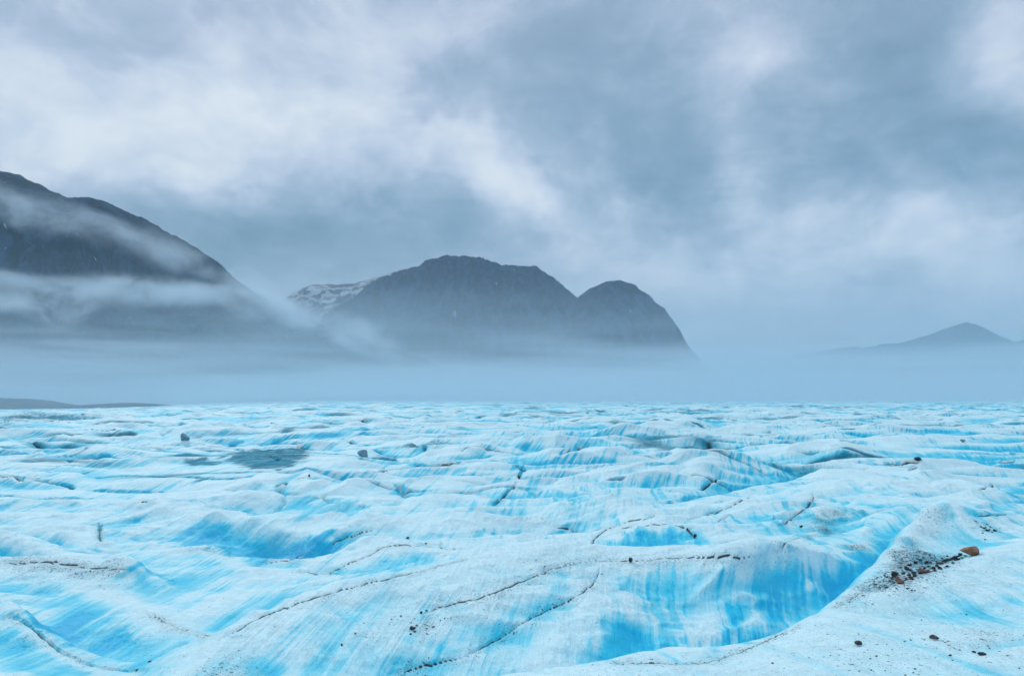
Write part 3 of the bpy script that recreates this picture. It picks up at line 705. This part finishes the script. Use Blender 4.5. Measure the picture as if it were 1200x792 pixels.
stone(416, 743, 2.5, 2.5, black, 'tiny dark pebble on the white front ridge right of the blue scallop', seed=21)
stone(175, 776, 4, 2.5, black, 'small dark stone above the dirt line at the lower left', seed=22)
stone(494, 719, 3.5, 3, black, 'dark pebble on the upper edge of the dirty patch on the front ridge', seed=23)
stone(939, 618, 5, 2.5, black, 'dark stone left of the grit filled dip in the right middle ground', seed=24)
stone(815, 630, 5, 4, black, 'dark stone at the right end of the bright blue hollow behind the crest', seed=25)
stone(362, 560, 3, 3, black, 'dark stone on the far ice below the silty pool', seed=26)
random.seed(5)
protos = [rock_mesh(100 + k, 1, .8, .6) for k in range(6)]
def scatter(spots, mats, label, group):
    for (px, py, s) in spots:
        x, y, z, u, w = hit(px, py)
        k = s / F * y / 2
        me = random.choice(protos); key = (me.name, mats.name)
        me2 = cache.get(key)
        if me2 is None:
            me2 = me.copy(); me2.materials.clear(); me2.materials.append(mats); cache[key] = me2
        o = bpy.data.objects.new('stone', me2); col.objects.link(o)
        o.location = (x, y, z + CH + k * .25); o.scale = (k, k, k * random.uniform(.7, 1.1)); o.rotation_euler = (0, 0, random.uniform(0, 6))
        tag(o, label, 'stone', group)
cache = {}
hollow = [(a, b, c * 1.35) for a, b, c in [(1062, 680, 4), (1067, 678, 5), (1070, 672, 6), (1063, 667, 7), (1066, 663, 5), (1073, 660, 5), (1078, 657, 4), (1072, 676, 5), (1077, 673, 4), (1088, 664, 4), (1085, 660, 5), (1093, 667, 5),
          (1098, 664, 5), (1103, 661, 6), (1108, 659, 4), (1112, 657, 6), (1117, 655, 7), (1121, 653, 5), (1126, 651, 6), (1124, 656, 5), (1116, 660, 4), (1109, 664, 4), (1101, 667, 5), (1095, 670, 4),
          (1090, 660, 4), (1097, 659, 3), (1058, 672, 4), (1056, 666, 3), (1083, 667, 4), (1132, 652, 4), (1048, 683, 3), (1104, 655, 3), (1110, 652, 3), (1080, 664, 3), (1065, 674, 5), (1069, 680, 4), (1119, 657, 5), (1128, 654, 4), (1106, 658, 5), (1099, 661, 4), (1087, 670, 4)]]
scatter(hollow, black, 'small dark stone among the many lying in the stony blue hollow below the brown boulder', 'dark stones in the hollow below the brown boulder')
scatter([(1150, 618, 4), (1154, 620, 5), (1158, 622, 6), (1161, 619, 3), (1166, 622, 6), (1152, 625, 3), (1157, 616, 3), (1144, 613, 3), (1155, 634, 3), (1163, 624, 3)], black,
        'small dark stone in the little cluster behind the brown boulder', 'dark stones clustered behind the brown boulder')
scatter([(481, 744, 4), (489, 735, 3), (500, 743, 3), (508, 735, 4), (516, 728, 3), (521, 725, 3), (482, 730, 2.5), (486, 725, 2.5), (470, 723, 4), (459, 726, 3), (500, 716, 4), (501, 744, 3), (427, 730, 3), (486, 741, 4)], black,
        'dark pebble in the dirty patch on the front ice ridge', 'dark pebbles of the dirty patch on the front ridge')
nearp = [(1020, 772, 3), (1027, 769, 4), (1045, 762, 2.5), (1060, 752, 3), (1067, 750, 4), (1083, 750, 3), (1104, 751, 3), (1113, 769, 5), (1116, 774, 3), (1072, 784, 4), (1070, 788, 3), (1061, 791, 4), (1006, 743, 3), (1016, 744, 2),
         (905, 778, 4), (948, 771, 3), (1007, 787, 3), (1021, 786, 3), (1039, 755, 2), (1057, 766, 2), (1132, 743, 3), (1160, 760, 3), (1158, 757, 3), (1195, 784, 3), (1080, 727, 2.5), (1068, 693, 4), (1072, 692, 3), (1042, 699, 2.5),
         (1048, 719, 2.5), (1133, 720, 3), (930, 766, 2), (1037, 786, 2.5)]
scatter(nearp, black, 'tiny dark pebble strewn on the near ice at the lower right', 'pebbles strewn on the near ice')

# ------------------------------------------------------------------ volumes: haze, fog, mist
def vol_mat(name, color, aniso=.15):
    m, t = newmat(name); out = t.n('ShaderNodeOutputMaterial')
    pv = t.n('ShaderNodeVolumePrincipled', ins={'Color': color, 'Anisotropy': aniso, 'Density': 0.})
    t.t.links.new(pv.outputs[0], out.inputs['Volume'])
    return m, t, pv
def box(name, x0, x1, y0, y1, z0, z1, mat):
    bm = bmesh.new(); bmesh.ops.create_cube(bm, size=1)
    for v in bm.verts: v.co = Vector(((v.co.x + .5) * (x1 - x0) + x0, (v.co.y + .5) * (y1 - y0) + y0, (v.co.z + .5) * (z1 - z0) + z0))
    me = bpy.data.meshes.new(name); bm.to_mesh(me); bm.free(); return link(name, me, mat)
FOGC = (.60, .75, .84)
m, t, pv = vol_mat('haze air', (.50, .71, .88)); pv.inputs['Density'].default_value = 5.2e-5
tag(box('haze', -46000, 46000, -60, 12600, -75, 1500, m), 'thin pale blue haze filling the whole valley air', 'haze', kind='stuff')

def px_dir(t, pos):
    sp = t.n('ShaderNodeSeparateXYZ', ins={0: pos}); return sp.outputs
# low valley fog over the far end of the ice
m, t, pv = vol_mat('valley fog', FOGC)
pos = t.n('ShaderNodeNewGeometry').outputs['Position']; X, Yp, Zp_ = px_dir(t, pos)
nb = t.noise(t.map(pos, scale=(1, 1, 5.)), .0011, 1, .5)
topz = t.m('ADD', 55., t.m('MULTIPLY', nb, 215.))
zz = t.m('DIVIDE', t.m('MAXIMUM', t.m('ADD', Zp_, 30.), 0.), topz)
prof = t.m('EXPONENT', t.m('MULTIPLY', t.m('MULTIPLY', zz, zz), -1.0))
front = t.mr(Yp, 600., 1900.)
lay = t.mr(t.noise(t.map(pos, scale=(.30, .30, 6.)), .0035, 2.5, .6), .38, .62, .0, 2.1)
d = t.m('MULTIPLY', t.m('MULTIPLY', prof, front), lay)
gm = t.m('MULTIPLY', t.mr(Yp, 60., 600.), t.mr(Zp_, 70., 2.))
t.set(pv, 'Density', t.m('ADD', t.m('MULTIPLY', d, 1.35e-3), t.m('MULTIPLY', t.m('MULTIPLY', gm, t.m('ADD', .45, t.m('MULTIPLY', lay, .6))), 2.0e-3)))
fog = box('fog_bank', -6500, 6500, 60, 8000, -70, 560, m)
tag(fog, 'thick layered bank of blue grey fog lying along the far edge of the ice', 'fog', kind='stuff')
m.cycles.volume_step_rate = .35 if hasattr(m.cycles, 'volume_step_rate') else 1

# wisps hanging on the left mountain
m, t, pv = vol_mat('drifting mist', (.78, .90, .97))
pos = t.n('ShaderNodeNewGeometry').outputs['Position']; X, Yp, Zp_ = px_dir(t, pos)
warp = t.n('ShaderNodeVectorMath', operation='SCALE', ins={0: t.n('ShaderNodeVectorMath', operation='SUBTRACT', ins={0: t.n('ShaderNodeTexNoise', ins={'Vector': pos, 'Scale': .0035, 'Detail': 1.5, 'Roughness': .6}).outputs[1], 1: (.5, .5, .5)}).outputs[0], 3: 200.}).outputs[0]
wpos = t.n('ShaderNodeVectorMath', operation='ADD', ins={0: pos, 1: warp}).outputs[0]
YM = 1950.
def blob(px, py, rx, ry, rot, Yc=YM, ryd=300.):
    cx, cz = (px - 600) / F * Yc, (HY - py) / F * Yc + CH
    v = t.n('ShaderNodeVectorMath', operation='SUBTRACT', ins={0: wpos, 1: (cx, Yc, cz)}).outputs[0]
    v = t.map(v, rot=(0, R(rot), 0))
    v = t.n('ShaderNodeVectorMath', operation='DIVIDE', ins={0: v, 1: (rx / F * Yc, ryd, ry / F * Yc)}).outputs[0]
    L = t.n('ShaderNodeVectorMath', operation='LENGTH', ins={0: v}).outputs['Value']
    return t.mr(L, 1., 0.)
mb = None
for args, amp in [((-20, 424, 450, 50, 2), .5), ((30, 245, 130, 24, -20), .5), ((130, 275, 110, 20, -28), .45), ((210, 300, 90, 18, -25), .35),
                  ((40, 345, 210, 19, 0), 1.1), ((230, 345, 140, 17, -6), 1.0), ((340, 362, 95, 17, -24), 1.0), ((430, 395, 80, 16, -25), .7)]:
    bb = t.m('MULTIPLY', blob(*args), amp)
    if mb is None: lowb = bb; mb = t.m('MULTIPLY', bb, 0.); continue
    mb = bb if mb is None else t.m('ADD', mb, bb)
ltex = t.mr(t.noise(t.map(pos, scale=(.22, .22, 4.)), .006, 3, .55), .36, .62, .1, 1.9)
tex = t.mr(t.noise(t.map(wpos, scale=(1, 1, 1.6)), .0085, 5, .66), .40, .62, .0, 1.9)
t.set(pv, 'Density', t.m('ADD', t.m('MULTIPLY', t.m('MULTIPLY', mb, tex), 8.0e-3), t.m('MULTIPLY', t.m('MULTIPLY', lowb, ltex), 8.0e-3)))
mist = box('drifting_mist', -1950, 60, YM - 330, YM + 330, 0, 720, m)
tag(mist, 'torn white mist wisps drifting across the dark left mountain', 'mist', kind='stuff')
m.cycles.volume_step_rate = .55 if hasattr(m.cycles, 'volume_step_rate') else 1

# ------------------------------------------------------------------ sky
SUN_EL, SUN_AZ = 40., -28.     # azimuth from +Y, negative = to the left
w = bpy.data.worlds.new('World'); sc.world = w; w.use_nodes = True
t = NT(w.node_tree); out = t.n('ShaderNodeOutputWorld')
sky = t.n('ShaderNodeTexSky', sky_type='NISHITA'); sky.sun_disc = False
sky.sun_elevation = R(SUN_EL); sky.sun_rotation = R(SUN_AZ)
d = t.n('ShaderNodeTexCoord').outputs['Generated']
sp = t.n('ShaderNodeSeparateXYZ', ins={0: d}).outputs
az = t.m('ARCTAN2', sp[0], sp[1]); el = t.m('ARCSINE', t.m('MAXIMUM', t.m('MINIMUM', sp[2], 1.), -1.))
ae = t.n('ShaderNodeCombineXYZ', ins={0: az, 1: el, 2: 0.}).outputs[0]
wn = t.n('ShaderNodeTexNoise', ins={'Vector': d, 'Scale': 3.0, 'Detail': 6., 'Roughness': .55}).outputs[1]
wv = t.n('ShaderNodeVectorMath', operation='SUBTRACT', ins={0: wn, 1: (.5, .5, .5)}).outputs[0]
wv = t.n('ShaderNodeVectorMath', operation='MULTIPLY', ins={0: wv, 1: (.42, .30, 0)}).outputs[0]
aw = t.n('ShaderNodeVectorMath', operation='ADD', ins={0: ae, 1: wv}).outputs[0]
def sblob(px, py, rx, ry, rot):
    u = (px - 600) / F; v = (HY - py) / F
    a, e = math.atan(u), math.atan(v / math.sqrt(1 + u * u))
    q = t.n('ShaderNodeVectorMath', operation='SUBTRACT', ins={0: aw, 1: (a, e, 0)}).outputs[0]
    q = t.map(q, rot=(0, 0, R(rot)))
    c = 1 / (1 + u * u)
    q = t.n('ShaderNodeVectorMath', operation='DIVIDE', ins={0: q, 1: (rx / F * max(c, .75), ry / F * .9, 1)}).outputs[0]
    L = t.n('ShaderNodeVectorMath', operation='LENGTH', ins={0: q}).outputs['Value']
    return t.mr(L, 1.25, 0.)
val = t.m('ADD', .545, 0.)
for args, amp in [((110, 130, 260, 120, 0), .27), ((330, 120, 190, 90, 10), .26), ((230, 190, 260, 80, 0), .14), ((440, 50, 110, 60, 35), .22),
                  ((540, 185, 170, 60, 25), .22), ((625, 250, 130, 60, 35), .12), ((850, 110, 100, 100, -28), .20), ((930, 60, 260, 120, 0), -.10), ((1150, 50, 90, 90, 0), .30),
                  ((1000, 310, 240, 70, 0), .15), ((1180, 320, 120, 70, 0), .08), ((600, 10, 160, 50, 0), .18), ((800, 300, 160, 50, 10), .10), ((870, 230, 60, 60, 0), .08),
                  ((70, 8, 150, 30, -5), -.12), ((260, 0, 200, 25, 0), -.06), ((690, 110, 130, 90, 0), -.22), ((800, 200, 110, 70, 0), -.22),
                  ((1050, 140, 160, 90, 0), -.24), ((1160, 190, 140, 70, 0), -.16), ((400, 290, 220, 70, 0), -.26), ((320, 290, 130, 70, 0), -.10),
                  ((720, 240, 130, 50, 0), -.14), ((980, 40, 120, 60, 0), -.08), ((500, 130, 60, 50, 0), -.05), ((150, 235, 200, 40, 0), -.10), ((560, 100, 80, 60, 0), -.12), ((980, 240, 90, 50, 0), -.10)]:
    val = t.m('ADD', val, t.m('MULTIPLY', sblob(*args), amp * 1.25))
fine = t.noise(t.map(d, rot=(.2, .4, .1), scale=(1, 1, 1.9)), 5.0, 8, .62, .5)
fine2 = t.noise(t.map(d, scale=(1, 1, 1.5)), 15., 6, .65, .3)
val = t.m('ADD', val, t.m('MULTIPLY', t.m('SUBTRACT', fine, .5), .85))
val = t.m('ADD', val, t.m('MULTIPLY', t.m('SUBTRACT', fine2, .5), .48))
val = t.m('ADD', t.m('MULTIPLY', t.m('SUBTRACT', val, .5), 1.08), .485)
val = t.m('ADD', val, t.mr(el, R(30), R(60), 0, .28))
cl = t.ramp(val, [(.0, (.13, .26, .37)), (.3, (.225, .37, .505)), (.55, (.375, .505, .655)), (.78, (.60, .705, .835)), (1., (.79, .86, .92))])
# lower air greyer blue towards the horizon
cl = t.mix(t.mr(el, R(14), R(0), 0, .75), cl, (.33, .49, .60))
cl = t.mix(t.mr(el, R(14), R(32), 0, .28), cl, (.47, .52, .68))
bg1 = t.n('ShaderNodeBackground', ins={0: sky, 1: .10}); bg2 = t.n('ShaderNodeBackground', ins={0: cl, 1: t.mr(el, R(30), R(65), 1.0, 1.6)})
mx = t.n('ShaderNodeMixShader', ins={0: .94}); t.t.links.new(bg1.outputs[0], mx.inputs[1]); t.t.links.new(bg2.outputs[0], mx.inputs[2])
t.t.links.new(mx.outputs[0], out.inputs[0])
w.cycles.sampling_method = 'MANUAL'; w.cycles.sample_map_resolution = 1024

sun = bpy.data.lights.new('sun', 'SUN'); sun.energy = 1.5; sun.angle = R(22); sun.color = (1, .97, .93)
so = bpy.data.objects.new('sun', sun); col.objects.link(so)
dv = Vector((math.sin(R(SUN_AZ)) * math.cos(R(SUN_EL)), math.cos(R(SUN_AZ)) * math.cos(R(SUN_EL)), math.sin(R(SUN_EL))))
so.rotation_euler = dv.to_track_quat('Z', 'Y').to_euler()

# ------------------------------------------------------------------ camera
cam = bpy.data.cameras.new('camera'); cam.sensor_width = 36; cam.lens = F / 1200 * 36
cam.shift_y = (HY - 396) / 1200; cam.clip_start = .1; cam.clip_end = 80000
co = bpy.data.objects.new('camera', cam); col.objects.link(co); co.location = (0, 0, CH); co.rotation_euler = (R(90), 0, 0)
sc.camera = co
vs = sc.view_settings; vs.view_transform = 'Standard'; vs.look = 'None'; vs.exposure = 0.; vs.gamma = 1.; vs.use_curve_mapping = False
cy = sc.cycles
cy.max_bounces = 6; cy.diffuse_bounces = 3; cy.glossy_bounces = 2; cy.volume_bounces = 2; cy.volume_max_steps = 64
cy.use_denoising = True; cy.use_adaptive_sampling = True; cy.adaptive_threshold = .04; cy.adaptive_min_samples = 16
cy.caustics_reflective = False; cy.caustics_refractive = False
